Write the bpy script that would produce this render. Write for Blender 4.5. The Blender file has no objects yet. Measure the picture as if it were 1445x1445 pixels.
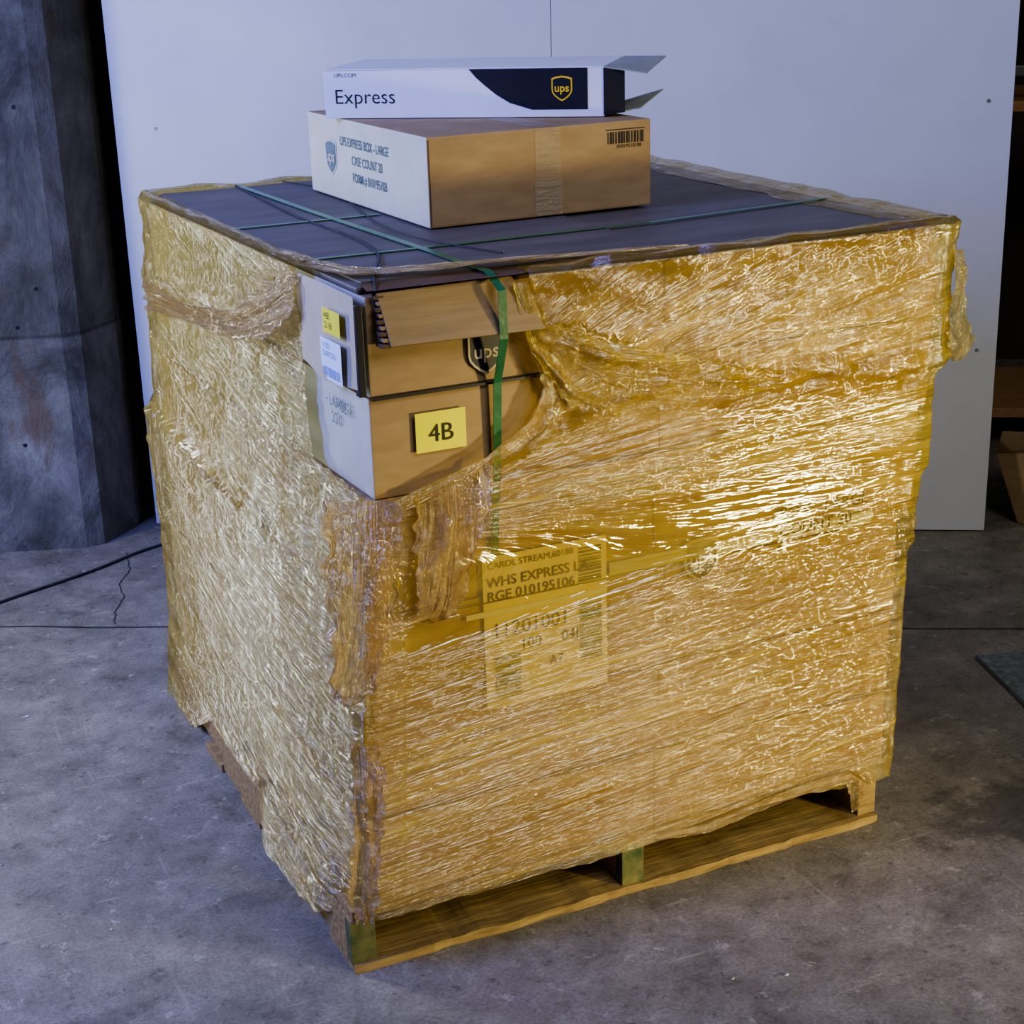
import bpy, bmesh, math, random
from mathutils import Vector, Matrix, noise
random.seed(4)
S=bpy.context.scene
COL=S.collection
try:
    S.view_settings.look='AgX - Medium High Contrast'
except Exception: pass
def lerp(a,b,t): return a+(b-a)*t
def pw(x,pts):
    if x<=pts[0][0]: return pts[0][1]
    for (a,va),(b,vb) in zip(pts,pts[1:]):
        if x<=b: return va+(vb-va)*(x-a)/(b-a)
    return pts[-1][1]
def nz(x,y,z=0.0): return noise.noise(Vector((x,y,z)))
# ---------------------------------------------------------------- camera
yaw,pitch,roll=.433,.335,-.031
f=Vector((math.sin(yaw)*math.cos(pitch),math.cos(yaw)*math.cos(pitch),-math.sin(pitch)))
r0=Vector((math.cos(yaw),-math.sin(yaw),0)); u0=r0.cross(f)
r=r0*math.cos(roll)+u0*math.sin(roll); u=-r0*math.sin(roll)+u0*math.cos(roll)
cam=bpy.data.cameras.new("camera"); co=bpy.data.objects.new("camera",cam); COL.objects.link(co)
cam.sensor_width=36; cam.lens=2337/1445*36
co.matrix_world=Matrix(((r.x,u.x,-f.x,-.696),(r.y,u.y,-f.y,-2.161),(r.z,u.z,-f.z,1.55),(0,0,0,1)))
S.camera=co
# ---------------------------------------------------------------- materials
class N:
    def __init__(s,name):
        s.m=bpy.data.materials.new(name); s.m.use_nodes=True
        s.t=s.m.node_tree; s.t.nodes.clear()
        s.out=s.t.nodes.new('ShaderNodeOutputMaterial')
    def n(s,typ,**k):
        nd=s.t.nodes.new('ShaderNode'+typ)
        for a,b in k.items(): setattr(nd,a,b)
        return nd
    def l(s,a,b): s.t.links.new(a,b)
    def ramp(s,src,stops):
        rp=s.n('ValToRGB'); e=rp.color_ramp.elements
        while len(e)<len(stops): e.new(.5)
        for el,(p,c) in zip(e,stops):
            el.position=p; el.color=(c[0],c[1],c[2],1) if isinstance(c,tuple) else (c,c,c,1)
        s.l(src,rp.inputs[0]); return rp.outputs[0]
    def coord(s,kind='Object',scale=(1,1,1),rot=(0,0,0),uv=None):
        if uv: c=s.n('UVMap',uv_map=uv).outputs[0]
        else: c=s.n('TexCoord').outputs[kind]
        mp=s.n('Mapping'); mp.inputs['Scale'].default_value=scale; mp.inputs['Rotation'].default_value=rot
        s.l(c,mp.inputs[0]); return mp.outputs[0]
    def noise(s,vec,scale,detail=4,rough=.5,dist=0,two=False):
        t=s.n('TexNoise'); t.inputs['Scale'].default_value=scale; t.inputs['Detail'].default_value=detail
        if two: t.noise_dimensions='2D'
        t.inputs['Roughness'].default_value=rough; t.inputs['Distortion'].default_value=dist
        s.l(vec,t.inputs['Vector']); return t.outputs[0]
    def mul(s,a,b,op='MULTIPLY'):
        m=s.n('Math',operation=op)
        for i,x in enumerate((a,b)):
            if isinstance(x,(int,float)): m.inputs[i].default_value=x
            else: s.l(x,m.inputs[i])
        return m.outputs[0]
    def mix(s,fac,a,b,blend='MIX'):
        m=s.n('Mix',data_type='RGBA',blend_type=blend)
        for i,x in ((0,fac),(6,a),(7,b)):
            if isinstance(x,(int,float)): m.inputs[i].default_value=x
            elif isinstance(x,tuple): m.inputs[i].default_value=(x[0],x[1],x[2],1)
            else: s.l(x,m.inputs[i])
        return m.outputs[2]
    def bsdf(s,color,rough=.6,spec=.5,metal=0,bump=None,bs=.3,bd=.01,coat=0,link=True):
        b=s.n('BsdfPrincipled')
        if isinstance(color,tuple): b.inputs['Base Color'].default_value=(color[0],color[1],color[2],1)
        else: s.l(color,b.inputs['Base Color'])
        if isinstance(rough,(int,float)): b.inputs['Roughness'].default_value=rough
        else: s.l(rough,b.inputs['Roughness'])
        b.inputs['Specular IOR Level'].default_value=spec; b.inputs['Metallic'].default_value=metal
        b.inputs['Coat Weight'].default_value=coat
        if bump is not None:
            bp=s.n('Bump'); bp.inputs['Strength'].default_value=bs; bp.inputs['Distance'].default_value=bd
            s.l(bump,bp.inputs['Height']); s.l(bp.outputs[0],b.inputs['Normal'])
        if link: s.l(b.outputs[0],s.out.inputs[0])
        return b
def noisy(name,c1,c2,scale=8,rough=.6,spec=.4,metal=0,bs=.15,stretch=(1,1,1),detail=5):
    m=N(name); v=m.coord('Object',stretch); a=m.noise(v,scale,detail,.6)
    col=m.ramp(a,[(.3,c1),(.7,c2)]); m.bsdf(col,rough,spec,metal,bump=a,bs=bs,bd=.004); return m.m
kraft=noisy("kraft_cardboard",(.33,.225,.12),(.42,.295,.165),14,.75,.25,bs=.08,stretch=(1,1,3))
kraft_pale=noisy("pale_cardboard",(.46,.39,.26),(.54,.46,.32),12,.7,.3,bs=.06)
kraft_white=noisy("white_cardboard_face",(.50,.485,.36),(.58,.565,.43),12,.7,.3,bs=.05)
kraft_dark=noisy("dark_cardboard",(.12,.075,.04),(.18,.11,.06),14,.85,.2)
board=noisy("dark_top_sheet",(.10,.086,.075),(.17,.148,.13),7,.6,.35,bs=.15,stretch=(.6,2,1))  # brown board; dim grazing light on the top is put into its dark colour
wood=noisy("pallet_wood",(.17,.11,.05),(.42,.30,.13),18,.75,.25,bs=.45,stretch=(.5,6,6))
wood_g=noisy("green_painted_wood",(.03,.07,.03),(.22,.20,.09),26,.7,.3,bs=.4)
white=noisy("white_print",(.72,.72,.78),(.78,.78,.84),5,.35,.5,bs=.02)
black=noisy("black_ink",(.012,.012,.02),(.022,.02,.03),5,.35,.5,bs=.02)
ink=noisy("dark_print_ink",(.03,.027,.025),(.05,.045,.04),40,.7,.2,bs=.0)
greyink=noisy("green_grey_ink",(.10,.14,.14),(.18,.22,.21),60,.7,.2,bs=.0)
gold=noisy("gold_print",(.75,.50,.02),(.85,.60,.03),10,.4,.5,bs=.0)
yellow=noisy("yellow_sticker",(.88,.82,.01),(.94,.88,.02),6,.5,.4,bs=.02)
cream=noisy("cream_label_paper",(.76,.66,.36),(.84,.74,.42),6,.55,.4,bs=.03)
paper=noisy("white_paper_label",(.62,.70,.86),(.70,.78,.94),6,.55,.4,bs=.03)
bluepr=noisy("blue_print",(.12,.22,.5),(.18,.3,.6),40,.6,.3,bs=0)
strapm=noisy("green_plastic_strap",(.02,.12,.05),(.04,.19,.08),30,.3,.6,bs=.2)
cordm=noisy("dark_cord",(.03,.03,.035),(.06,.06,.06),60,.6,.3)
steel=noisy("screw_steel",(.3,.3,.32),(.5,.5,.52),30,.35,.5,metal=.9)
plate_m=N("tread_plate_metal"); 
v=plate_m.coord('Object'); a=plate_m.noise(v,60,3); vo=plate_m.n('TexVoronoi'); vo.inputs['Scale'].default_value=45; plate_m.l(v,vo.inputs['Vector'])
plate_m.bsdf(plate_m.ramp(a,[(.3,(.16,.19,.19)),(.7,(.30,.34,.33))]),.4,.5,.5,bump=vo.outputs[0],bs=.6,bd=.004); plate_m=plate_m.m
corr=noisy("corrugated_flap",(.29,.205,.11),(.37,.265,.145),9,.8,.2,bs=.25,stretch=(1,1,14))
tp=N("clear_packing_tape"); v=tp.coord('Object',(3,3,20)); a=tp.noise(v,12,4)
b=tp.bsdf((.60,.48,.31),.12,1.0,bump=a,bs=.8,bd=.006,link=False); tr=tp.n('BsdfTransparent'); mx=tp.n('MixShader'); mx.inputs[0].default_value=.3
tp.l(tr.outputs[0],mx.inputs[1]); tp.l(b.outputs[0],mx.inputs[2]); tp.l(mx.outputs[0],tp.out.inputs[0]); tape=tp.m
def film_mat(name,col1,col2,lo,hi,tcol,crk=.5,bs=1.0,rough=.075,f0=.16,gcol=(1,1,1)):
    m=N(name)
    a=m.noise(m.coord(uv='flow',scale=(2.0,85,1)),1,4,.68,.2,True)
    b=m.noise(m.coord(uv='flow',scale=(6,260,1)),1,2,.6,0,True)
    big=m.noise(m.coord(uv='flow',scale=(1.6,20,1)),1,3,.5,.5,True)
    c=m.noise(m.coord(uv='face',scale=(1,1,1)),38,4,.62,1.2,True)
    h=m.mul(a,m.mul(b,.38),'ADD')
    msk=m.n('SeparateXYZ'); m.l(m.n('UVMap',uv_map='mask').outputs[0],msk.inputs[0])
    h=m.mul(h,m.mul(m.mul(c,crk),msk.outputs[0]),'ADD')
    fac=m.ramp(m.mul(m.mul(a,.6),m.mul(big,.4),'ADD'),[(.38,lo),(.64,hi)])
    col=m.ramp(m.mul(m.mul(a,.5),m.mul(big,.5),'ADD'),[(.36,col1),(.62,col2)])
    bp=m.n('Bump'); bp.inputs['Strength'].default_value=bs; bp.inputs['Distance'].default_value=.010; m.l(h,bp.inputs['Height'])
    df=m.n('BsdfDiffuse'); m.l(col,df.inputs[0]); m.l(bp.outputs[0],df.inputs['Normal'])
    tr=m.n('BsdfTransparent'); tr.inputs[0].default_value=(tcol[0],tcol[1],tcol[2],1)
    mx=m.n('MixShader'); m.l(fac,mx.inputs[0]); m.l(tr.outputs[0],mx.inputs[1]); m.l(df.outputs[0],mx.inputs[2])
    g=m.n('BsdfGlossy'); g.inputs['Roughness'].default_value=rough; g.inputs[0].default_value=(*gcol,1); m.l(bp.outputs[0],g.inputs['Normal'])
    lw=m.n('LayerWeight'); lw.inputs[0].default_value=.5; m.l(bp.outputs[0],lw.inputs['Normal'])
    p5=m.mul(lw.outputs['Facing'],4.0,'POWER'); cl=m.mul(m.mul(p5,.5),f0,'ADD')
    m2=m.n('MixShader'); m.l(cl,m2.inputs[0]); m.l(mx.outputs[0],m2.inputs[1]); m.l(g.outputs[0],m2.inputs[2]); m.l(m2.outputs[0],m.out.inputs[0])
    return m.m
film=film_mat("amber_stretch_film",(.38,.265,.035),(.60,.44,.075),.22,.56,(.95,.86,.40),.5)
film_loose=film_mat("loose_stretch_film",(.32,.21,.075),(.56,.40,.17),.30,.70,(.94,.82,.50),.9,f0=.17,gcol=(1,.95,.82))
# concrete floor
fm=N("concrete_floor"); v=fm.coord('Object')
big=fm.noise(v,1.7,6,.62,.2); mid=fm.noise(v,9,10,.78,.15); fine=fm.noise(v,150,2,.7)
base=fm.ramp(mid,[(.30,(.115,.10,.08)),(.45,(.225,.20,.165)),(.55,(.27,.243,.203)),(.70,(.37,.335,.285))])
base=fm.mix(.6,base,fm.ramp(big,[(.36,(.5,.5,.5)),(.56,(1,1,1))]),'MULTIPLY')
base=fm.mix(.5,base,fm.ramp(fine,[(.36,(.5,.5,.5)),(.6,(1.0,1.0,1.0))]),'MULTIPLY')
scr=fm.noise(fm.coord('Object',(2,46,1),(0,0,.5)),1.5,3,.6); base=fm.mix(fm.ramp(scr,[(.64,0.0),(.72,.35)]),base,(.46,.42,.37))
scr2=fm.noise(fm.coord('Object',(30,1.4,1),(0,0,.25)),1.5,3,.6); base=fm.mix(fm.ramp(scr2,[(.66,0.0),(.73,.35)]),base,(.38,.35,.30))
spk=fm.noise(v,30,6,.75); base=fm.mix(fm.ramp(spk,[(.58,0.0),(.66,.65)]),base,(.075,.067,.055))
spk2=fm.noise(v,21,5,.8,.3); base=fm.mix(fm.ramp(spk2,[(.60,0.0),(.66,.55)]),base,(.44,.41,.36))
def spot(cx,cy,rad,sx,sy,rot,str_,base):
    mp=fm.n('Mapping'); mp.inputs['Location'].default_value=(-cx,-cy,0); fm.l(v,mp.inputs[0])
    m2=fm.n('Mapping'); m2.inputs['Rotation'].default_value=(0,0,rot); m2.inputs['Scale'].default_value=(sx,sy,0); fm.l(mp.outputs[0],m2.inputs[0])
    ln=fm.n('VectorMath',operation='LENGTH'); fm.l(m2.outputs[0],ln.inputs[0])
    dd=fm.mul(ln.outputs['Value'],fm.mul(fm.mul(mid,.5,'SUBTRACT'),rad*2.8),'ADD')
    k=fm.ramp(dd,[(rad*.7,str_),(rad*1.2,0.0)])
    return fm.mix(k,base,(.06,.053,.044))
base=spot(1.26,-.10,.17,1,1.7,-.9,.65,base); base=spot(-.10,.28,.07,.8,2.2,.5,.35,base); base=spot(.0,1.75,.10,1,2,.5,.3,base); base=spot(-.40,.05,.08,1,2,.3,.3,base)
hh=fm.mul(fm.mul(mid,.7),fm.mul(spk,.3),'ADD')
fm.bsdf(base,fm.ramp(mid,[(.3,.5),(.7,.8)]),.3,bump=hh,bs=.6,bd=.012); floor_m=fm.m
jointm=noisy("joint_filler",(.04,.04,.04),(.07,.07,.065),18,.8,.3)
pm=N("pier_concrete"); v=pm.coord('Object'); big=pm.noise(v,2.4,6,.7,.5); fine=pm.noise(pm.coord('Object',(1,1,.5)),9,8,.75,.6)
col=pm.ramp(big,[(.3,(.065,.062,.054)),(.5,(.14,.134,.118)),(.72,(.23,.22,.195))]); col=pm.mix(.8,col,pm.ramp(fine,[(.36,(.4,.4,.4)),(.6,(1,1,1))]),'MULTIPLY')
rust=pm.noise(pm.coord('Object',(3,3,1.2)),1.7,4,.6); col=pm.mix(pm.ramp(rust,[(.58,0.0),(.66,.6)]),col,(.10,.058,.03))
sep=pm.n('SeparateXYZ'); pm.l(pm.n('TexCoord').outputs['Object'],sep.inputs[0])
joint=pm.ramp(sep.outputs[2],[(.0,(1.6,1.6,1.6)),(.585,(1.4,1.4,1.4)),(.592,(.5,.5,.5)),(.60,(1,1,1))]); col=pm.mix(1,col,joint,'MULTIPLY')
pm.bsdf(col,.8,.25,bump=pm.mul(fine,big,'ADD'),bs=.6,bd=.02); pier_m=pm.m
panel_m=N("painted_panel"); v=panel_m.coord('Object'); a=panel_m.noise(v,2,5,.6); s2=panel_m.noise(panel_m.coord('Object',(1,1,6)),9,4,.7)
c=panel_m.ramp(a,[(.3,(.56,.565,.575)),(.7,(.64,.645,.655))]); c=panel_m.mix(panel_m.ramp(s2,[(.66,0.0),(.75,.25)]),c,(.42,.42,.44))
panel_m.bsdf(c,.5,.3,bump=s2,bs=.03,bd=.01); panel_m=panel_m.m
wall_m=noisy("dark_wall",(.045,.035,.028),(.08,.065,.05),3,.9,.2)
rackm=noisy("rack_metal",(.10,.10,.11),(.16,.16,.17),20,.5,.5,metal=.4)
orange_wood=noisy("shelf_wood",(.32,.17,.07),(.42,.24,.1),12,.7,.3,stretch=(1,5,5))
# ---------------------------------------------------------------- mesh helpers
def empty(name):
    e=bpy.data.objects.new(name,None); e.empty_display_size=.1; COL.objects.link(e); return e
def obj(name,verts,faces,mat,parent=None,smooth=False):
    me=bpy.data.meshes.new(name); me.from_pydata([tuple(v) for v in verts],[],faces); me.update()
    if isinstance(mat,(list,tuple)):
        for m in mat: me.materials.append(m)
    else: me.materials.append(mat)
    if smooth:
        for p in me.polygons: p.use_smooth=True
    o=bpy.data.objects.new(name,me); COL.objects.link(o)
    if parent: o.parent=parent
    return o
BF=[(0,3,2,1),(4,5,6,7),(0,1,5,4),(1,2,6,5),(2,3,7,6),(3,0,4,7)]
def hexa(name,c,mat,parent=None,bev=.003):
    o=obj(name,c,BF,mat,parent)
    bm=bmesh.new(); bm.from_mesh(o.data)
    if bev: bmesh.ops.bevel(bm,geom=list(bm.edges),offset=bev,segments=2,affect='EDGES',profile=.6)
    bmesh.ops.recalc_face_normals(bm,faces=bm.faces); bm.to_mesh(o.data); bm.free(); return o
def box(name,x0,x1,y0,y1,z0,z1,mat,parent=None,bev=.003,M=None):
    c=[Vector(q) for q in ((x0,y0,z0),(x1,y0,z0),(x1,y1,z0),(x0,y1,z0),(x0,y0,z1),(x1,y0,z1),(x1,y1,z1),(x0,y1,z1))]
    if M: c=[M@q for q in c]
    return hexa(name,c,mat,parent,bev)
class Fr:
    def __init__(s,o,x,up): s.o=Vector(o); s.x=Vector(x).normalized(); s.u=Vector(up).normalized(); s.n=s.x.cross(s.u)
    def p(s,a,b,d=0): return s.o+s.x*a+s.u*b+s.n*d
def patch(name,F,pts,mat,parent,d=.0015):
    return obj(name,[F.p(a,b,d) for a,b in pts],[tuple(range(len(pts)))],mat,parent)
def rect(name,F,a0,a1,b0,b1,mat,parent,d=.0015): return patch(name,F,[(a0,b0),(a1,b0),(a1,b1),(a0,b1)],mat,parent,d)
def text(name,body,F,a,b,size,mat,parent,d=.0025,sx=1.0,align='LEFT',bold=0):
    cu=bpy.data.curves.new(name,'FONT'); cu.body=body; cu.size=size; cu.align_x=align; cu.resolution_u=3; cu.offset=bold
    t=bpy.data.objects.new(name+"_tmp",cu); COL.objects.link(t)
    dg=bpy.context.evaluated_depsgraph_get(); me=bpy.data.meshes.new_from_object(t.evaluated_get(dg))
    bpy.data.objects.remove(t)
    for vv in me.vertices: 
        q=F.p(a+vv.co.x*sx,b+vv.co.y,d); vv.co=q
    me.materials.clear(); me.materials.append(mat)
    o=bpy.data.objects.new(name,me); COL.objects.link(o); o.parent=parent; return o
def shield_pts(cx,cz,h):
    w=h*.42; P=[(-1,.8),(-.6,.93),(0,1),(.6,.93),(1,.8),(1,-.1),(.93,-.35),(.7,-.6),(.35,-.83),(0,-1),(-.35,-.83),(-.7,-.6),(-.93,-.35),(-1,-.1)]
    return [(cx+x*w,cz+z*h/2) for x,z in reversed(P)]
def shield(F,cx,cz,h,m1,m2,parent,d=.002):
    patch("shield_emblem",F,shield_pts(cx,cz,h),m2,parent,d)
    patch("shield_emblem_inner",F,shield_pts(cx,cz,h*.86),m1,parent,d+.0008)
    text("emblem_letters","ups",F,cx,cz-h*.12,h*.44,m2,parent,d+.0016,1.0,'CENTER',.0004)
def barcode(F,a0,a1,b0,b1,mat,parent,vertical=False,d=.003):
    vs=[];fs=[];a=a0 if not vertical else b0; end=a1 if not vertical else b1; rr=random.Random(3)
    while a<end:
        w=rr.choice((.0015,.0025,.004))*1.0; i=len(vs)
        q=[(a,b0),(a+w,b0),(a+w,b1),(a,b1)] if not vertical else [(a0,a),(a1,a),(a1,a+w),(a0,a+w)]
        vs+=[F.p(x,y,d) for x,y in q]; fs.append((i,i+1,i+2,i+3)); a+=w+rr.choice((.0015,.0025,.003))
    obj("barcode",vs,fs,mat,parent)
def uvset(o,**layers):
    for nm,dat in layers.items():
        ul=o.data.uv_layers.new(name=nm)
        for lp in o.data.loops: ul.data[lp.index].uv=dat[lp.vertex_index]
def ribbon(name,path,widths,mat,parent,amp=.006,nu=60,nv=14,seed=0,fold=3,crumple=1.0,rag=.2):
    """crumpled film strip: smooth long folds across its width plus soft crumple"""
    P=[Vector(q) for q in path]; W=[Vector(w) for w in widths]
    vs=[];fs=[];uvs=[];mk=[];n=len(P)-1
    for i in range(nu+1):
        t=i/nu*n; k=min(int(t),n-1); ft=t-k; sm=ft
        c=P[k].lerp(P[k+1],sm); w=W[k].lerp(W[k+1],sm)
        k0=max(0,min(n-1,int(t-.5))); tan=(P[min(k0+1,n)]-P[k0]).normalized(); tan2=(P[k+1]-P[k]).normalized(); tan=(tan+tan2).normalized()
        nn=w.cross(tan).normalized()
        for j in range(nv+1):
            s=j/nv*2-1
            e=1+rag*nz(i*.22,seed*3.1+(1 if s>0 else 0)*7) if abs(s)>.8 else 1
            q=c+w*s*e
            d=amp*(1.4*nz(s*fold*.7+seed+.6*nz(t,seed),t*.6,seed)+.45*nz(s*fold*1.5,t*2.2,seed+5)+.22*nz(s*fold*2.6,t*5,seed+9))
            q=q+nn*d
            vs.append(q); uvs.append((t*.10+seed,s*w.length+seed*.1)); mk.append((crumple,0))
    for i in range(nu):
        for j in range(nv):
            a=i*(nv+1)+j; fs.append((a,a+1,a+nv+2,a+nv+1))
    o=obj(name,vs,fs,mat,parent,True); uvset(o,face=uvs,flow=uvs,mask=mk)
    return o
# ---------------------------------------------------------------- room
floor=obj("floor",[(-5,-4,0),(6,-4,0),(6,6,0),(-5,6,0)],[(0,1,2,3)],floor_m)
pd=Vector((.853,-.522,0)); pn=Vector((.522,.853,0)); pa=Vector((.25,2.29,0))
jv=[];jf=[];JM=Matrix.Translation((-.27,1.74,0))@Matrix.Rotation(math.atan2(-.21,.37),4,'Z')
for i in range(160):
    x=-2.5+i*.04; o_=.006*nz(x*6,1); w_=.003+.004*abs(nz(x*9,4)); jv+=[JM@Vector((x,o_-w_,.0012)),JM@Vector((x,o_+w_,.0012))]
    if i: k=2*i; jf.append((k-2,k,k+1,k-1))
obj("floor_joint",jv,jf,jointm)
kv=[];kf=[];cp=[(-.02,1.62),(.0,1.70),(.04,1.78),(.05,1.88),(.10,1.97),(.12,2.1)]
for i in range(41):
    t=i/40*5;k=min(int(t),4);q=Vector(cp[k]).lerp(Vector(cp[k+1]),t-k); o_=.008*nz(t*6,3); kv+=[(q.x+o_-.0016,q.y,.0013),(q.x+o_+.0016,q.y,.0013)]
    if i: k=2*i; kf.append((k-2,k,k+1,k-1))
obj("floor_crack",kv,kf,jointm)
PM=Matrix.Translation(pa)@Matrix.Rotation(math.atan2(pd.y,pd.x),4,'Z')
pe=empty("white_partition_panel")
for nm,u0_,u1_ in (("panel_sheet_a",0,1.1505),("panel_sheet_b",1.152,2.29)): box(nm,u0_,u1_,0,.02,.004,2.44,panel_m,pe,.001,PM)
FP=Fr(pa-pn*.0005,pd,(0,0,1))
def disc(name,F,a,b,rad,mat,parent,d=.002,h=.002):
    vs=[F.p(a+rad*math.cos(i/12*math.tau),b+rad*math.sin(i/12*math.tau),0) for i in range(12)]+[F.p(a+rad*.8*math.cos(i/12*math.tau),b+rad*.8*math.sin(i/12*math.tau),h) for i in range(12)]
    fs=[tuple(range(12,24))]+[(i,(i+1)%12,12+(i+1)%12,12+i) for i in range(12)]
    obj(name,vs,fs,mat,parent)
for a,b in ((.11,1.10),(2.23,1.13),(.11,.55),(2.24,.5)): disc("screw",FP,a,b,.005,steel,pe)
for i,uu in enumerate((.25,1.12,2.2)): box("stud_%d"%i,uu,uu+.04,.02,.11,0,2.44,orange_wood,pe,.002,PM)
fp=[(-1.3,2.70),(.035,2.20),(.085,2.205),(.20,2.31),(.215,2.335),(.40,2.95),(-1.3,3.3)]
n=len(fp); pier=obj("concrete_pier",[(x,y,0) for x,y in fp]+[(x,y,3) for x,y in fp],[tuple(reversed(range(n))),tuple(range(n,2*n))]+[(i,(i+1)%n,n+(i+1)%n,n+i) for i in range(n)],pier_m)
FPi=Fr((.035,2.20,0),(.937,-.351,0),(0,0,1))
for a,b in ((-.10,1.36),(-.09,1.30),(-.13,.30),(-.05,.72),(-.11,.62),(-.05,1.18)): disc("form_tie_hole",FPi,a,b,.006,black,pier,0,.0008)
W_m=Matrix.Translation(pa+pn*1.9)@Matrix.Rotation(math.atan2(pd.y,pd.x),4,'Z')
box("wall_back",-1.0,4.6,0,.1,0,3,wall_m,None,0,W_m)
rk=empty("storage_rack"); R=Matrix.Translation((2.62,1.66,0))@Matrix.Rotation(math.atan2(pd.y,pd.x),4,'Z')
for i,(a,b) in enumerate(((-.02,0),(.9,0),(-.02,.45),(.9,.45))): box("post_%d"%i,a,a+.04,b,b+.04,0,1.6,rackm,rk,.003,R)
for i,z in enumerate((.12,1.03,1.5)): box("shelf_%d"%i,-.03,.95,-.01,.5,z,z+.03,orange_wood,rk,.003,R)
box("rail",-.03,.95,-.03,-.01,1.13,1.16,rackm,rk,.003,R)
ce=empty("open_cardboard_box"); B=Matrix.Translation((2.285,1.12,.0))@Matrix.Rotation(-1.2,4,'Z')
hexa("box_body",[B@Vector(q) for q in ((.03,.03,.0),(.3,0,.0),(.3,.25,0),(.03,.25,0),(-.02,-.02,.20),(.3,0,.26),(.3,.25,.26),(-.02,.25,.22))],kraft,ce,.003)
obj("box_flap",[B@Vector(q) for q in ((-.02,-.02,.202),(.3,0,.262),(.34,-.08,.33),(.03,-.09,.29))],[(0,1,2,3)],kraft,ce)
tp_=obj("steel_tread_plate",[(1.64,.46,.012),(1.56,.20,.012),(2.2,-.1,.012),(2.3,.2,.012),(1.64,.46,.002),(1.56,.20,.002),(2.2,-.1,.002),(2.3,.2,.002)],[(0,1,2,3),(0,4,5,1),(1,5,6,2),(2,6,7,3),(3,7,4,0),(7,6,5,4)],plate_m)
def curve(name,pts,rad,mat,parent=None):
    cu=bpy.data.curves.new(name,'CURVE'); cu.dimensions='3D'; sp=cu.splines.new('BEZIER'); sp.bezier_points.add(len(pts)-1)
    for bp,q in zip(sp.bezier_points,pts): bp.co=q; bp.handle_left_type=bp.handle_right_type='AUTO'
    cu.bevel_depth=rad; cu.bevel_resolution=2; cu.materials.append(mat)
    o=bpy.data.objects.new(name,cu); COL.objects.link(o)
    if parent: o.parent=parent
    return o
curve("floor_cable",[(-1.2,1.55,.004),(-.6,1.72,.004),(-.24,1.90,.004),(0,2.0,.004),(.22,2.11,.004),(.35,2.12,.004)],.004,cordm)
deb=[];df_=[]
for x,y in ((-.32,.30),(.52,-.30),(.60,-.33),(.15,-.25),(-.45,.6),(1.0,-.5),(-.3,1.2),(.3,-.5)):
    i=len(deb); s_=.003+random.random()*.005
    deb+=[(x-s_,y,.001),(x,y-s_*.6,.001),(x+s_,y+.002,.001),(x,y+s_*.7,.001),(x,y,.004)]
    df_+=[(i,i+1,i+4),(i+1,i+2,i+4),(i+2,i+3,i+4),(i+3,i,i+4)]
obj("floor_debris",deb,df_,noisy("chip",(.5,.48,.45),(.6,.58,.52),20))
# ---------------------------------------------------------------- pallet
pal=empty("wooden_pallet"); PW=1.016; PD=1.10
for i,x in enumerate((0,.489,.978)):
    hexa("stringer_%d"%i,[Vector(q) for q in ((x,0,.015),(x+.038,0,.015),(x+.038,.16,.015),(x,.16,.015),(x,0,.09),(x+.038,0,.09),(x+.038,.16,.09),(x,.16,.09))],wood,pal,.002)
    box("stringer_top_%d"%i,x,x+.038,.16,PD-.16,.05,.09,wood,pal,.002)
    box("stringer_mid_%d"%i,x,x+.038,.42,.73,.015,.05,wood,pal,.002)
    box("stringer_end_%d"%i,x,x+.038,PD-.16,PD,.015,.09,wood,pal,.002)
box("painted_end_0",-.002,.040,-.003,.02,.013,.088,wood_g,pal,.001)
box("painted_end_1",.487,.529,-.003,.02,.013,.088,wood_g,pal,.001)
for i in range(7):
    box("deck_board_%d"%i,.004,PW-.002,.0+i*.163,.0+i*.163+(.12 if i in(0,6) else .09),.09,.106,wood,pal,.002)
fb=[];ff=[]
for i in range(61):
    x=PW*i/60; e=.006*nz(x*9,2)+.004*nz(x*34,6); h_=.014+.004*nz(x*20,8)
    fb+=[(x,-.012+e,0),(x,-.010+e,h_),(x,.11,h_*.4+.009),(x,.11,0)]
    if i:
        k=4*i
        for a_,b_ in ((0,1),(1,2),(2,3)): ff.append((k-4+a_,k+a_,k+b_,k-4+b_))
ff+=[(0,1,2,3),(243,242,241,240)]
obj("lead_board",fb,ff,wood,pal)
for i,y in enumerate((.28,.50,.75,.98)):
    hexa("bottom_board_%d"%i,[Vector(q) for q in ((0,y,0),(PW,y,0),(PW,y+.12,0),(0,y+.12,0),(0,y+.004,.015),(PW,y,.015),(PW,y+.12,.015),(0,y+.12,.015))],wood,pal,.002)
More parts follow.
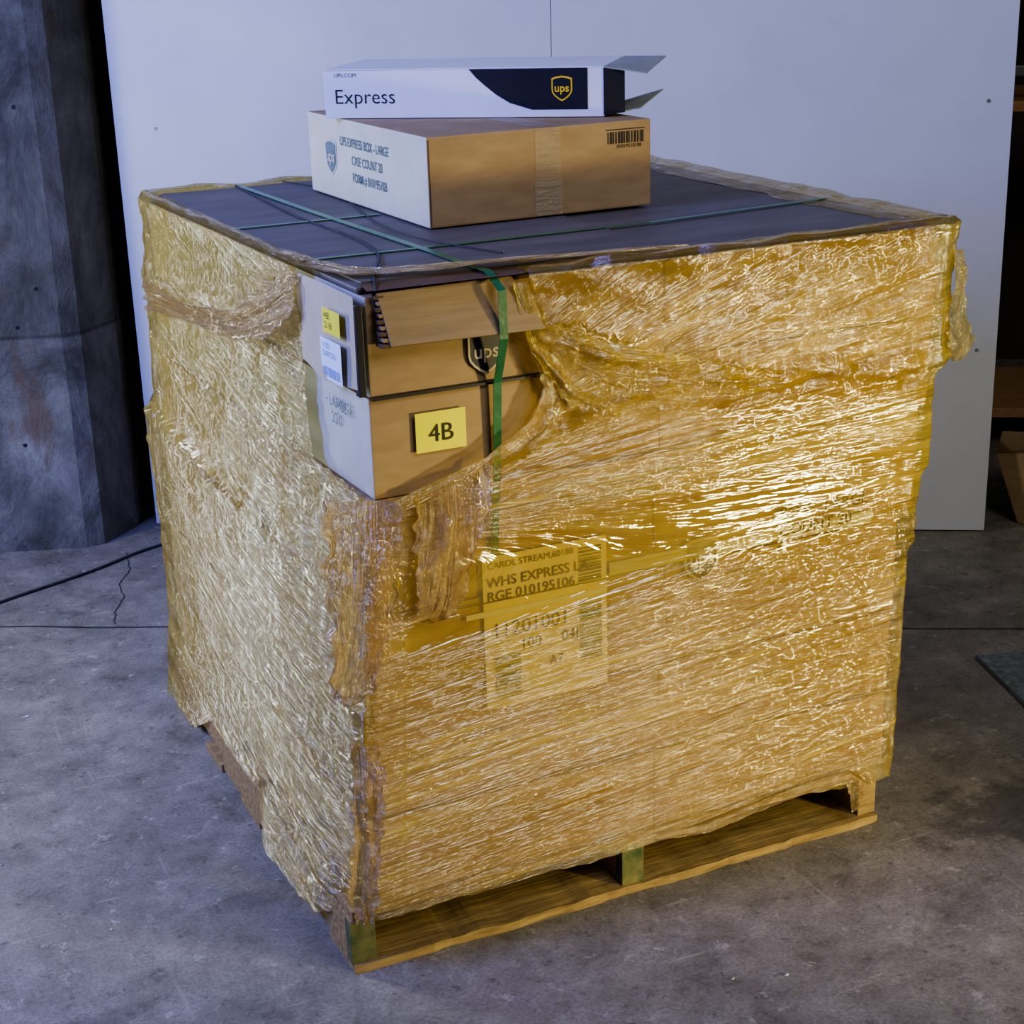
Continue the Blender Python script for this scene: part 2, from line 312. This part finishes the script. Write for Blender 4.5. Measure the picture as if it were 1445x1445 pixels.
# ---------------------------------------------------------------- carton stack
st=empty("shrink_wrapped_carton_stack")
H=1.083
ZL=[.107,.255,.41,.59,.775,.928,1.076]
X0=lambda z:pw(z,[(.1,.030),(.4,.045),(.6,.06),(.8,.078),(1.09,.085)])
X0b=lambda z:pw(z,[(.1,.012),(.6,.025),(1.09,.045)])
X1=lambda z:pw(z,[(.1,1.040),(.25,1.046),(.41,1.050),(.52,1.052),(.535,1.066),(.60,1.068),(.655,1.072),(.67,1.086),(.77,1.088),(.79,1.088),(.83,1.088),(.85,1.102),(1.09,1.110)])
Y1=lambda z:pw(z,[(.1,1.12),(1.09,1.12)])
for k in range(6):
    z0,z1=ZL[k]+.0008,ZL[k+1]-.0008; zm=(z0+z1)/2
    jit=.002*(k%2)
    xs=[X0(zm)+.006,.555+.01*(k%3),X1(zm)-.012]; xb=[X0b(zm)+.008,.55,X1(zm)-.012]
    ys=[.006+jit,.56,Y1(zm)-.01]
    for i in range(2):
        for j in range(2):
            def cx(ii,y): return lerp(xs[ii],xb[ii],y/1.12)
            c=[]
            for z in (z0,z1):
                for (ii,jj) in ((i,j),(i+1,j),(i+1,j+1),(i,j+1)):
                    c.append(Vector((cx(ii,ys[jj])+(.0002 if ii==i else -.0002),ys[jj]+(.0005 if jj==j else -.0005),z)))
            o=hexa("carton_%d_%d_%d"%(k,i,j),c,[kraft,kraft_white if k>3 else kraft_pale],st,.0025)
            if i==0:
                for p in o.data.polygons:
                    if p.normal.x<-.8: p.material_index=1
hexa("top_cover_sheet",[Vector(q) for q in ((.085,.03,1.077),(1.09,.03,1.077),(1.09,1.11,1.077),(.055,1.12,1.077),(.085,.03,1.086),(1.09,.03,1.086),(1.09,1.11,1.086),(.055,1.12,1.086))],board,st,.003)
hexa("top_cover_overlap",[Vector(q) for q in ((.10,.05,1.086),(.60,.05,1.086),(.62,1.10,1.086),(.075,1.11,1.086),(.10,.05,1.089),(.60,.05,1.089),(.62,1.10,1.089),(.075,1.11,1.089))],board,st,.0)
FF=Fr((0,.002,0),(1,0,0),(0,0,1))
FF.n=Vector((0,-1,0))
sheet=obj("loose_white_side_sheet",[(.068,.002,.945),(.052,.10,.940),(.058,.215,.95),(.056,.215,1.082),(.060,.10,1.084),(.068,.0,1.080)],[(0,1,4,5),(1,2,3,4)],kraft_pale,st)
FS=Fr((.056,.21,.93),(.010,-.21,0),(0,0,1))
rect("yellow_tag",FS,.115,.180,.085,.122,yellow,st,.008)
text("tag_text","4 B\n2 / 8",FS,.123,.107,.014,ink,st,.0095)
rect("white_barcode_label",FS,.10,.178,.014,.076,paper,st,.008)
barcode(FS,.108,.170,.020,.034,bluepr,st,d=.0095)
text("label_lines","11201\nCARTON",FS,.108,.062,.012,bluepr,st,.0095)
box("carton_edge_slot",.0685,.0795,-.004,.012,.935,1.068,black,st,.001)  # solid black strip painted in for the shade between sheet and carton
def slab(name,q,th,mat,parent):
    q=[Vector(a) for a in q]; nn=(q[1]-q[0]).cross(q[3]-q[0]).normalized()*th
    return hexa(name,q+[a+nn for a in q],mat,parent,.001)
slab("folded_flap",[(.112,-.020,1.006),(.352,-.026,1.004),(.315,.010,1.080),(.104,.006,1.079)],.008,corr,st)
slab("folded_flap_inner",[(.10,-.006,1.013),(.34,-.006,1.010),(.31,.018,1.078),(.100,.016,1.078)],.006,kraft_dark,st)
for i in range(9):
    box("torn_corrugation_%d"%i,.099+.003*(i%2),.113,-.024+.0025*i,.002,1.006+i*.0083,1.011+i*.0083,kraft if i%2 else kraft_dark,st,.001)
shield(FF,.270,.975,.068,black,kraft_pale,st,.0)
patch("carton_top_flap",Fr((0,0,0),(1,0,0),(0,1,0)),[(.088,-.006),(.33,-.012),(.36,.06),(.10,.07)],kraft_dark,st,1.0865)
box("seam_gap_a",.088,.40,-.001,.01,.926,.930,black,st,0)
rect("yellow_sticker",FF,.152,.232,.838,.898,yellow,st,.003)
text("sticker_text","4B",FF,.192,.853,.038,black,st,.0045,1,'CENTER',0)
FLf=Fr((.078,0,0),(0,-1,0),(0,0,1)); FLf.n=Vector((-1,0,0))
text("side_print","- LARGE\n   20\n",FLf,-.165,.890,.026,greyink,st,.004)
rect("cream_shipping_label",FF,.25,.465,.40,.655,cream,st,.0015)
rect("label_white_band",FF,.22,.465,.558,.567,white,st,.0028)
text("label_small","CAROL STREAM,60188",FF,.258,.635,.015,ink,st,.003,bold=.0)
text("label_text_a","WHS EXPRESS LA\nRGE 010195106",FF,.256,.605,.023,ink,st,.003,1,bold=.0002)
text("label_text_b","11201001",FF,.262,.520,.034,ink,st,.003,bold=.0001)
text("label_text_c","100     04J",FF,.31,.492,.025,ink,st,.003,bold=.0001)
text("label_text_d","A7",FF,.36,.455,.022,ink,st,.003,bold=.0001)
barcode(FF,.415,.455,.45,.55,greyink,st,True); barcode(FF,.415,.455,.58,.64,ink,st,True); barcode(FF,.265,.31,.415,.485,greyink,st,True)
rect("tape_strip",FF,.47,.98,.585,.606,kraft_white,st,.002)
rect("tape_edge",FF,.20,.98,.580,.5825,ink,st,.002)
shield(FF,.64,.580,.078,black,kraft_pale,st,.003)
text("carton_print_a","BOX - LARGE\nCOUNT 20",FF,.79,.622,.030,ink,st,.0035,bold=.0006)
text("carton_print_b","UPS EXPRESS BOX - LARGE\n     CASE COUNT 20",FF,.36,.735,.022,greyink,st,.003)
text("carton_print_c","EXPRESS",FF,.20,.36,.02,greyink,st,.003)
rect("carton_label_outline",FF,.97,1.06,.73,.785,kraft_pale,st,.0015)
rect("white_vertical_mark",FF,.798,.805,.56,.64,white,st,.003)
rect("side_label",FLf,-.56,-.47,.55,.63,paper,st,.036)
text("side_print_b","UPS EXPRESS\nCASE COUNT 20",FLf,-1.02,.58,.025,greyink,st,.04)
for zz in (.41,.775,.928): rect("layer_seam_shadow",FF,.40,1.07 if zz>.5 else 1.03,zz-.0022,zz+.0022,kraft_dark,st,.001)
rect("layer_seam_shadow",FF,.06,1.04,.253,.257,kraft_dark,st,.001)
def strap(name,pts,w,mat):
    P=[Vector(p) for p in pts]; vs=[];fs=[]
    for i,p in enumerate(P):
        t=(P[min(i+1,len(P)-1)]-P[max(i-1,0)]).normalized()
        side=Vector((1,0,0)) if abs(t.x)<.6 else Vector((0,1,0))
        vs+=[p-side*w/2,p+side*w/2]
    for i in range(len(P)-1): fs.append((2*i,2*i+1,2*i+3,2*i+2))
    o=obj(name,vs,fs,mat,st); sm=o.modifiers.new("sol",'SOLIDIFY'); sm.thickness=.0012; return o
strap("green_strap_a",[(.235,1.12,1.0905),(.25,.7,1.0905),(.275,.2,1.091),(.282,.01,1.091),(.283,-.032,1.07),(.283,-.034,1.0),(.281,-.010,.93),(.279,-.004,.8),(.272,.002,.66)],.013,strapm)
strap("green_strap_b",[(.09,.25,1.0905),(.35,.245,1.0905),(.7,.25,1.090),(1.09,.30,1.089)],.010,strapm)
strap("green_strap_c",[(.075,.60,1.0905),(.34,.60,1.0905)],.010,strapm)
curve("cord_a",[(.33,1.12,1.091),(.36,.99,1.091),(.30,.35,1.092),(.36,.13,1.092)],.0013,cordm,st)
curve("cord_b",[(.23,1.12,1.091),(.21,.7,1.091),(.20,.25,1.092),(.12,.05,1.091),(.10,-.01,1.085)],.0018,cordm,st)
# ---------------------------------------------------------------- stretch film shell
def hole(s,z):
    jag=.008*nz(s*40,z*40)
    if s>=0:
        xr=pw(z,[(.70,.02),(.765,.10),(.80,.24),(.85,.30),(.90,.305),(.96,.295),(1.02,.27),(1.10,.235)])
        zb=pw(s,[(0,.775),(.08,.765),(.14,.775),(.25,.81),(.36,.87)])
        return s<xr+jag and z>zb+jag
    else:
        sl=pw(z,[(.77,-.13),(.80,-.20),(.86,-.215),(.95,-.22),(1.05,-.20),(1.10,-.21)])
        zb=pw(s,[(-.20,.795),(-.10,.785),(0,.775)])
        return s>sl+jag and z>zb+jag
SL=[]
for i in range(220): SL.append(('L',1-i/219))
for i in range(1,240): SL.append(('F',i/239))
for i in range(1,30): SL.append(('R',i/29))
for i in range(1,30): SL.append(('B',i/29))
rows=[]
nzr=190
for i in range(nzr+1): rows.append(('z',i/nzr))
for i in range(1,9): rows.append(('t',i/8))
def flow_front(x,z):
    base=z-.10*x
    th=math.atan2(z-.72,x+.15)
    fan=th*.55+.55
    wgt=max(0,min(1,(z-.52)/.2))
    return lerp(base,fan,wgt*wgt*(3-2*wgt))
def flow_left(y,z): return z-.17*y+ .03*math.sin(y*4)
verts=[];fu=[];fl=[];sz=[];mk=[]
for (kind,val) in rows:
    for (side,tt) in SL:
        if side=='L':
            zb=pw(tt*1.12,[(0,.078),(.08,.066),(.15,.03),(.38,.02),(.48,.085),(.80,.095),(.88,.045),(1.12,.04)])+.006*nz(tt*20,5)
        elif side=='F':
            zb=.082+.006*nz(tt*8,9)+.005*nz(tt*30,3)+.022*max(0,math.sin((tt-.5)*7.5))*(1 if tt>.5 else 0)
        else: zb=.08
        z=zb+(H+.004-zb)*val if kind=='z' else H+.004
        insmax={'L':.05,'F':.042,'R':.085,'B':.02}[side]
        if kind=='t':
            insmax*=1+.35*nz(tt*14,{'L':1,'F':2,'R':3,'B':4}[side])
        ins=0 if kind=='z' else val*insmax
        x0f,x0b,x1,y1=X0(z),X0b(z),X1(z),Y1(z)
        if side=='L': y=y1*tt; p=Vector((lerp(x0f,x0b,tt),y,z)); nn=Vector((-1,0,0)); s=-y; fw=flow_left(y,z)
        elif side=='F': x=lerp(x0f,x1,tt); p=Vector((x,0,z)); nn=Vector((0,-1,0)); s=x-x0f; fw=flow_front(x,z)
        elif side=='R': p=Vector((x1,y1*tt,z)); nn=Vector((1,0,0)); s=x1-x0f+y1*tt; fw=z
        else: p=Vector((lerp(x1,x0b,tt),y1,z)); nn=Vector((0,1,0)); s=3.4+tt; fw=z
        if side=='L' and tt>.985 or side=='B' and tt>.97: nn=Vector((-.7,.7,0))*.6
        if side=='L' and tt<.012 or side=='F' and tt<.012: nn=Vector((-.7,-.7,0))*.7
        if side=='F' and tt>.988: nn=Vector((.7,-.7,0))*.7
        d=.0105+.0030*nz(s*2.2,fw*28)+.0024*nz(s*4,fw*75,3)+.0012*nz(s*6,fw*150,5)+.004*nz(s*2.5,z*3,7)
        crm=.10
        if side=='F':
            ze=.90+.05*nz(s*5,1)-.05*s+ (.02*nz(s*18,4))
            if z>ze: d+=.010+.004*nz(s*12,z*60,1)+.006*nz(s*11,z*22,21); crm=.7
            ed=abs(z-ze)
            if ed<.035: d+=.012*(1-ed/.035)*(.6+nz(s*22,z*28)); crm=1
            for zz in ZL[1:-1]:
                e=abs(z-zz)
                if e<.02: d-=.004*(1-e/.02)
            rr=math.hypot((s-.42)/.18,(z-.90)/.08)
            if rr<1: d+=.012*(1-rr)*(.5+nz(s*22,z*35,8)); crm=1
            if s<.06: crm=.8
        if side=='L':
            crm=.6
            zl=.67-.10*(1-tt)
            if z<zl: d+=.020*tt*max(0,1-(zl-z)/.5)
            if z<.25:
                yy=tt*1.12; wy=pw(yy,[(.02,0),(.13,.8),(.40,.9),(.50,.3),(.78,.3),(.90,.5),(1.12,.55)])
                d+=.046*(1-z/.25)*wy
            e=abs(z-(.93+.10*(1-tt)))
            if e<.05: d+=.012*(1-e/.05)*(.5+abs(nz(s*6,z*50,2))); crm=1
            if tt<.3: d+=.014*(1-tt/.3)*abs(nz(s*16,z*22,11))*min(1,(s*-1)/.02+.2); crm=1
            d+=.004*nz(s*9,z*9,4)+.003*nz(s*12,fw*40,14)
        if z>1.05: d+=.007*(z-1.05)/.03*(1+.9*nz(s*9,2)); crm=max(crm,.8)
        if kind=='z' and z<.14 and side=='F': d-=.004*(.14-z)/.06; crm=.8
        if kind=='t':
            w=max(0,1-val*1.2)
            if side=='L' or p.x-x0f<ins: p.x=max(p.x,lerp(x0f,x0b,p.y/y1)+ins) 
            if side=='R' or x1-p.x<ins: p.x=min(p.x,x1-ins)
            if side=='F' or p.y<ins: p.y=max(p.y,ins)
            if side=='B' or y1-p.y<ins: p.y=min(p.y,y1-ins)
            q=p+nn*d*w; q.z=H+.004+.003*nz(s*14,val*3)+.010*math.exp(-((val-.22)/.22)**2)*(1+.6*nz(s*12,7))
            fw=ins+5; crm=.8
        else: q=p+nn*d
        verts.append(q); fu.append((s,z+ins)); fl.append((s,fw)); sz.append((s if side in 'LF' else 9,z,kind,val)); mk.append((crm,0))
nc=len(SL); faces=[]
for i in range(len(rows)-1):
    for j in range(nc):
        j2=(j+1)%nc
        a,b,c_,d_=i*nc+j,i*nc+j2,(i+1)*nc+j2,(i+1)*nc+j
        s,z,kind,ins=sz[a]
        if kind=='z' and s<5 and hole(s,z): continue
        if kind=='t' and s<5 and -.23<s<.25: continue
        faces.append((a,b,c_,d_))
fo=obj("stretch_film",verts,faces,film,st,True)
uvset(fo,face=fu,flow=fl,mask=mk)
V=Vector
ribbon("hole_edge_film",[(.325,-.014,1.075),(.335,-.020,1.03),(.355,-.022,.97),(.375,-.026,.91),(.345,-.028,.855),(.26,-.026,.81),(.17,-.022,.785),(.10,-.02,.765)],
 [(.016,0,.0),(.018,0,.006),(.020,-.004,.0),(.024,-.004,-.006),(.018,0,-.014),(.010,0,-.014),(.006,0,-.011),(.004,0,-.009)],film,st,amp=.006,nu=140,nv=16,seed=1,fold=2.5,crumple=.4)
ribbon("gathered_film",[(.34,-.024,.99),(.40,-.032,.945),(.47,-.034,.915),(.56,-.032,.895),(.66,-.028,.885),(.78,-.022,.87)],
 [(.010,0,.02),(.010,-.004,.06),(.01,0,.06),(.008,0,.045),(.004,0,.03),(.0,0,.012)],film,st,amp=.014,nu=160,nv=30,seed=2,fold=4,crumple=1)
ribbon("hanging_film_flap",[(.058,-.014,.785),(.052,-.022,.72),(.045,-.026,.64),(.038,-.024,.56),(.022,-.020,.49),(.014,-.018,.470)],
 [(.050,-.028,0),(.052,-.018,0),(.047,-.016,.0),(.042,-.012,0),(.028,-.010,.0),(.010,-.004,0)],film_loose,st,amp=.009,nu=90,nv=30,seed=3,fold=2.4,rag=.25)
ribbon("hanging_film_flap_b",[(.195,-.018,.80),(.190,-.030,.74),(.18,-.032,.68),(.17,-.030,.62),(.160,-.026,.585),(.158,-.026,.58)],
 [(.062,0,.014),(.054,-.01,.008),(.046,-.006,0),(.038,-.006,0),(.030,-.004,0),(.018,0,0)],film_loose,st,amp=.009,nu=90,nv=30,seed=4,fold=2.2,rag=.2)
ribbon("corner_film_ribbon",[(.035,-.018,.40),(.036,-.026,.34),(.033,-.022,.27),(.024,-.026,.20),(.018,-.02,.14),(.020,-.018,.09)],
 [(.014,-.014,0),(.022,-.018,0),(.018,-.016,0),(.018,-.014,0),(.020,-.016,0),(.010,-.008,0)],film_loose,st,amp=.008,nu=120,nv=20,seed=5,fold=2,rag=.3)
ribbon("left_gathered_film",[(.018,1.08,.90),(.016,.75,.925),(.023,.45,.96),(.033,.30,1.01),(.045,.19,1.055)],
 [(0,0,.030),(0,0,.015),(0,0,.025),(0,0,.045),(0,0,.03)],film_loose,st,amp=.008,nu=160,nv=20,seed=6,fold=4)
ribbon("edge_ruffle",[(1.118,-.014,1.04),(1.128,-.018,.98),(1.126,-.014,.93),(1.140,-.018,.88),(1.132,-.012,.85)],
 [(.012,0,0),(.018,.01,0),(.014,0,.0),(.030,.01,0),(.010,0,0)],film,st,amp=.008,nu=90,nv=12,seed=7,fold=2,rag=.5)
ribbon("top_rim_film",[(.073,.32,1.094),(.075,.20,1.096),(.10,.10,1.097),(.17,.070,1.097),(.30,.05,1.097),(.45,.025,1.097),(.62,.012,1.094)],
 [(.02,.0,0),(.022,.008,0),(.022,.022,0),(.006,.024,0),(0,.024,0),(0,.018,0),(0,.008,0)],film_loose,st,amp=.004,nu=120,nv=12,seed=8,fold=2,crumple=.6)
ribbon("bottom_rag",[(.55,-.012,.095),(.65,-.014,.088),(.75,-.014,.10),(.85,-.016,.112),(.95,-.016,.112),(.985,-.02,.08)],
 [(0,0,.008),(0,0,.012),(0,0,.012),(0,0,.012),(.0,0,.014),(.012,0,.012)],film_loose,st,amp=.005,nu=120,nv=12,seed=9,fold=2)
ribbon("bottom_rag_tail",[(.955,-.018,.10),(.958,-.024,.07),(.95,-.026,.045)],[(.018,0,.0),(.014,0,0),(.006,0,0)],film_loose,st,amp=.004,nu=40,nv=10,seed=11,fold=2)
# ---------------------------------------------------------------- small carton on top
cb=empty("cardboard_carton"); T=Matrix.Translation((.353,.399,1.0915))@Matrix.Rotation(.022,4,'Z')
L_,W_,H_=.429,.567,.150
o=box("carton_body",0,L_,0,W_,0,H_,[kraft,kraft_white],cb,.0035,T)
for p in o.data.polygons:
    if p.normal.x<-.8: p.material_index=1
R3=T.to_3x3()
Fc=Fr(T@V((0,0,0)),R3@V((1,0,0)),(0,0,1)); Fs=Fr(T@V((0,W_,0)),R3@V((0,-1,0)),(0,0,1)); Ft=Fr(T@V((0,0,H_)),R3@V((1,0,0)),R3@V((0,1,0)))
rect("packing_tape",Fc,.20,.248,.002,.148,tape,cb,.0012); rect("packing_tape_top",Ft,.20,.248,0,W_,tape,cb,.0012)
rect("packing_tape_end",Fc,.197,.250,.002,.062,tape,cb,.0022)
rect("flap_seam",Ft,.0,L_,W_/2-.001,W_/2+.001,black,cb,.0008); rect("flap_seam_b",Fc,.002,.0045,.003,.145,kraft_dark,cb,.0006)
barcode(Fc,.342,.412,.112,.132,ink,cb,d=.001); text("barcode_number","01019510100",Fc,.36,.104,.009,ink,cb,.001)
rect("barcode_box_top",Fc,.338,.416,.135,.1365,ink,cb,.001)
text("side_text","UPS EXPRESS BOX - LARGE",Fs,.17,.102,.0235,greyink,cb,.0012,.83,bold=.0003)
text("side_text_b","CASE COUNT 20",Fs,.225,.071,.0235,greyink,cb,.0012,.83,bold=.0003)
text("side_text_c","FORM # 01019510B",Fs,.225,.040,.0235,greyink,cb,.0012,.83,bold=.0003)
shield(Fs,.120,.075,.068,greyink,kraft_white,cb,.001)
# ---------------------------------------------------------------- printed shipping box
eb=empty("printed_shipping_box"); an=math.radians(-37.5); E=Matrix.Translation((.318,.79,1.2430))@Matrix.Rotation(an,4,'Z')
EL,EW,EH=.515,.25,.086
t_=.003
walls=[("front_panel",0,EL,0,t_,0,EH),("back_panel",0,EL,EW-t_,EW,0,EH),("bottom_panel",0,EL,t_,EW-t_,0,t_),("top_panel",0,EL,0,EW,EH-t_,EH+.0005),("end_panel",0,t_,t_,EW-t_,t_,EH-t_)]
for nm,a,b_,c_,d_,e_,g_ in walls: box(nm,a,b_,c_,d_,e_,g_,white,eb,.0008,E)
Fe=Fr(E@V((0,0,0)),E.to_3x3()@V((1,0,0)),(0,0,1))
patch("black_swoosh",Fe,[(.385,.013),(.486,.013),(.486,.084),(.272,.084),(.285,.069),(.30,.056),(.32,.040),(.345,.025)],black,eb,.001)
shield(Fe,.440,.049,.044,black,gold,eb,.0015)
text("front_text","Express",Fe,.018,.026,.037,black,eb,.001,bold=-.0003); text("front_text_b","UPS.COM",Fe,.02,.073,.010,greyink,eb,.001)
box("inner_liner",EL-.12,EL-.001,t_,EW-t_,t_,EH-t_,black,eb,0,E)  # solid black block stands in for the shaded inside of the open end
def flap(name,q,mat): 
    o=obj(name,[E@V(a) for a in q],[(0,1,2,3)],mat,eb); sm=o.modifiers.new("sol",'SOLIDIFY'); sm.thickness=.002
greyflap=noisy("grey_flap_paper",(.30,.31,.29),(.38,.39,.37),20,.7,.3,bs=.05)
flap("top_end_flap",[(EL-.002,0,EH),(EL+.075,.0,EH-.012),(EL+.08,EW*.95,EH+.000),(EL-.002,EW,EH)],greyflap)
flap("bottom_end_flap",[(EL-.002,0.01,.004),(EL+.06,.02,.012),(EL+.075,EW*.95,.026),(EL-.002,EW,.004)],greyflap)
flap("side_end_flap",[(EL-.001,0,.003),(EL-.001,0,EH-.003),(EL+.035,.012,EH-.006),(EL+.035,.012,.006)],black)
# ---------------------------------------------------------------- lights
def area(name,loc,tgt,size,power,col,sy=None):
    l=bpy.data.lights.new(name,'AREA'); l.energy=power; l.color=col; l.size=size
    if sy: l.shape='RECTANGLE'; l.size_y=sy
    o=bpy.data.objects.new(name,l); o.location=loc; o.rotation_euler=(V(tgt)-V(loc)).to_track_quat('-Z','Y').to_euler(); COL.objects.link(o); return o
area("blue_window_light",(-2.0,.3,2.4),(.4,1.8,1.2),.9,125,(.21,.28,1))
area("cool_side_light",(-1.15,1.70,1.20),(.05,.5,.6),.3,24,(.90,.95,1),.7)
area("soft_room_light",(1.1,-2.6,3.2),(.8,.6,.5),1.4,45,(1,.97,.92))
sp=bpy.data.lights.new("warm_work_lamp",'SPOT'); sp.energy=400; sp.color=(1,.84,.38); sp.spot_size=math.radians(36); sp.spot_blend=.8; sp.shadow_soft_size=.15
so=bpy.data.objects.new("warm_work_lamp",sp); so.location=(2.30,-2.40,.60); so.rotation_euler=(V((.78,0,.48))-V(so.location)).to_track_quat('-Z','Y').to_euler(); COL.objects.link(so)
w=bpy.data.worlds.new("world"); S.world=w; w.use_nodes=True
w.node_tree.nodes['Background'].inputs[0].default_value=(.68,.72,.82,1); w.node_tree.nodes['Background'].inputs[1].default_value=.10
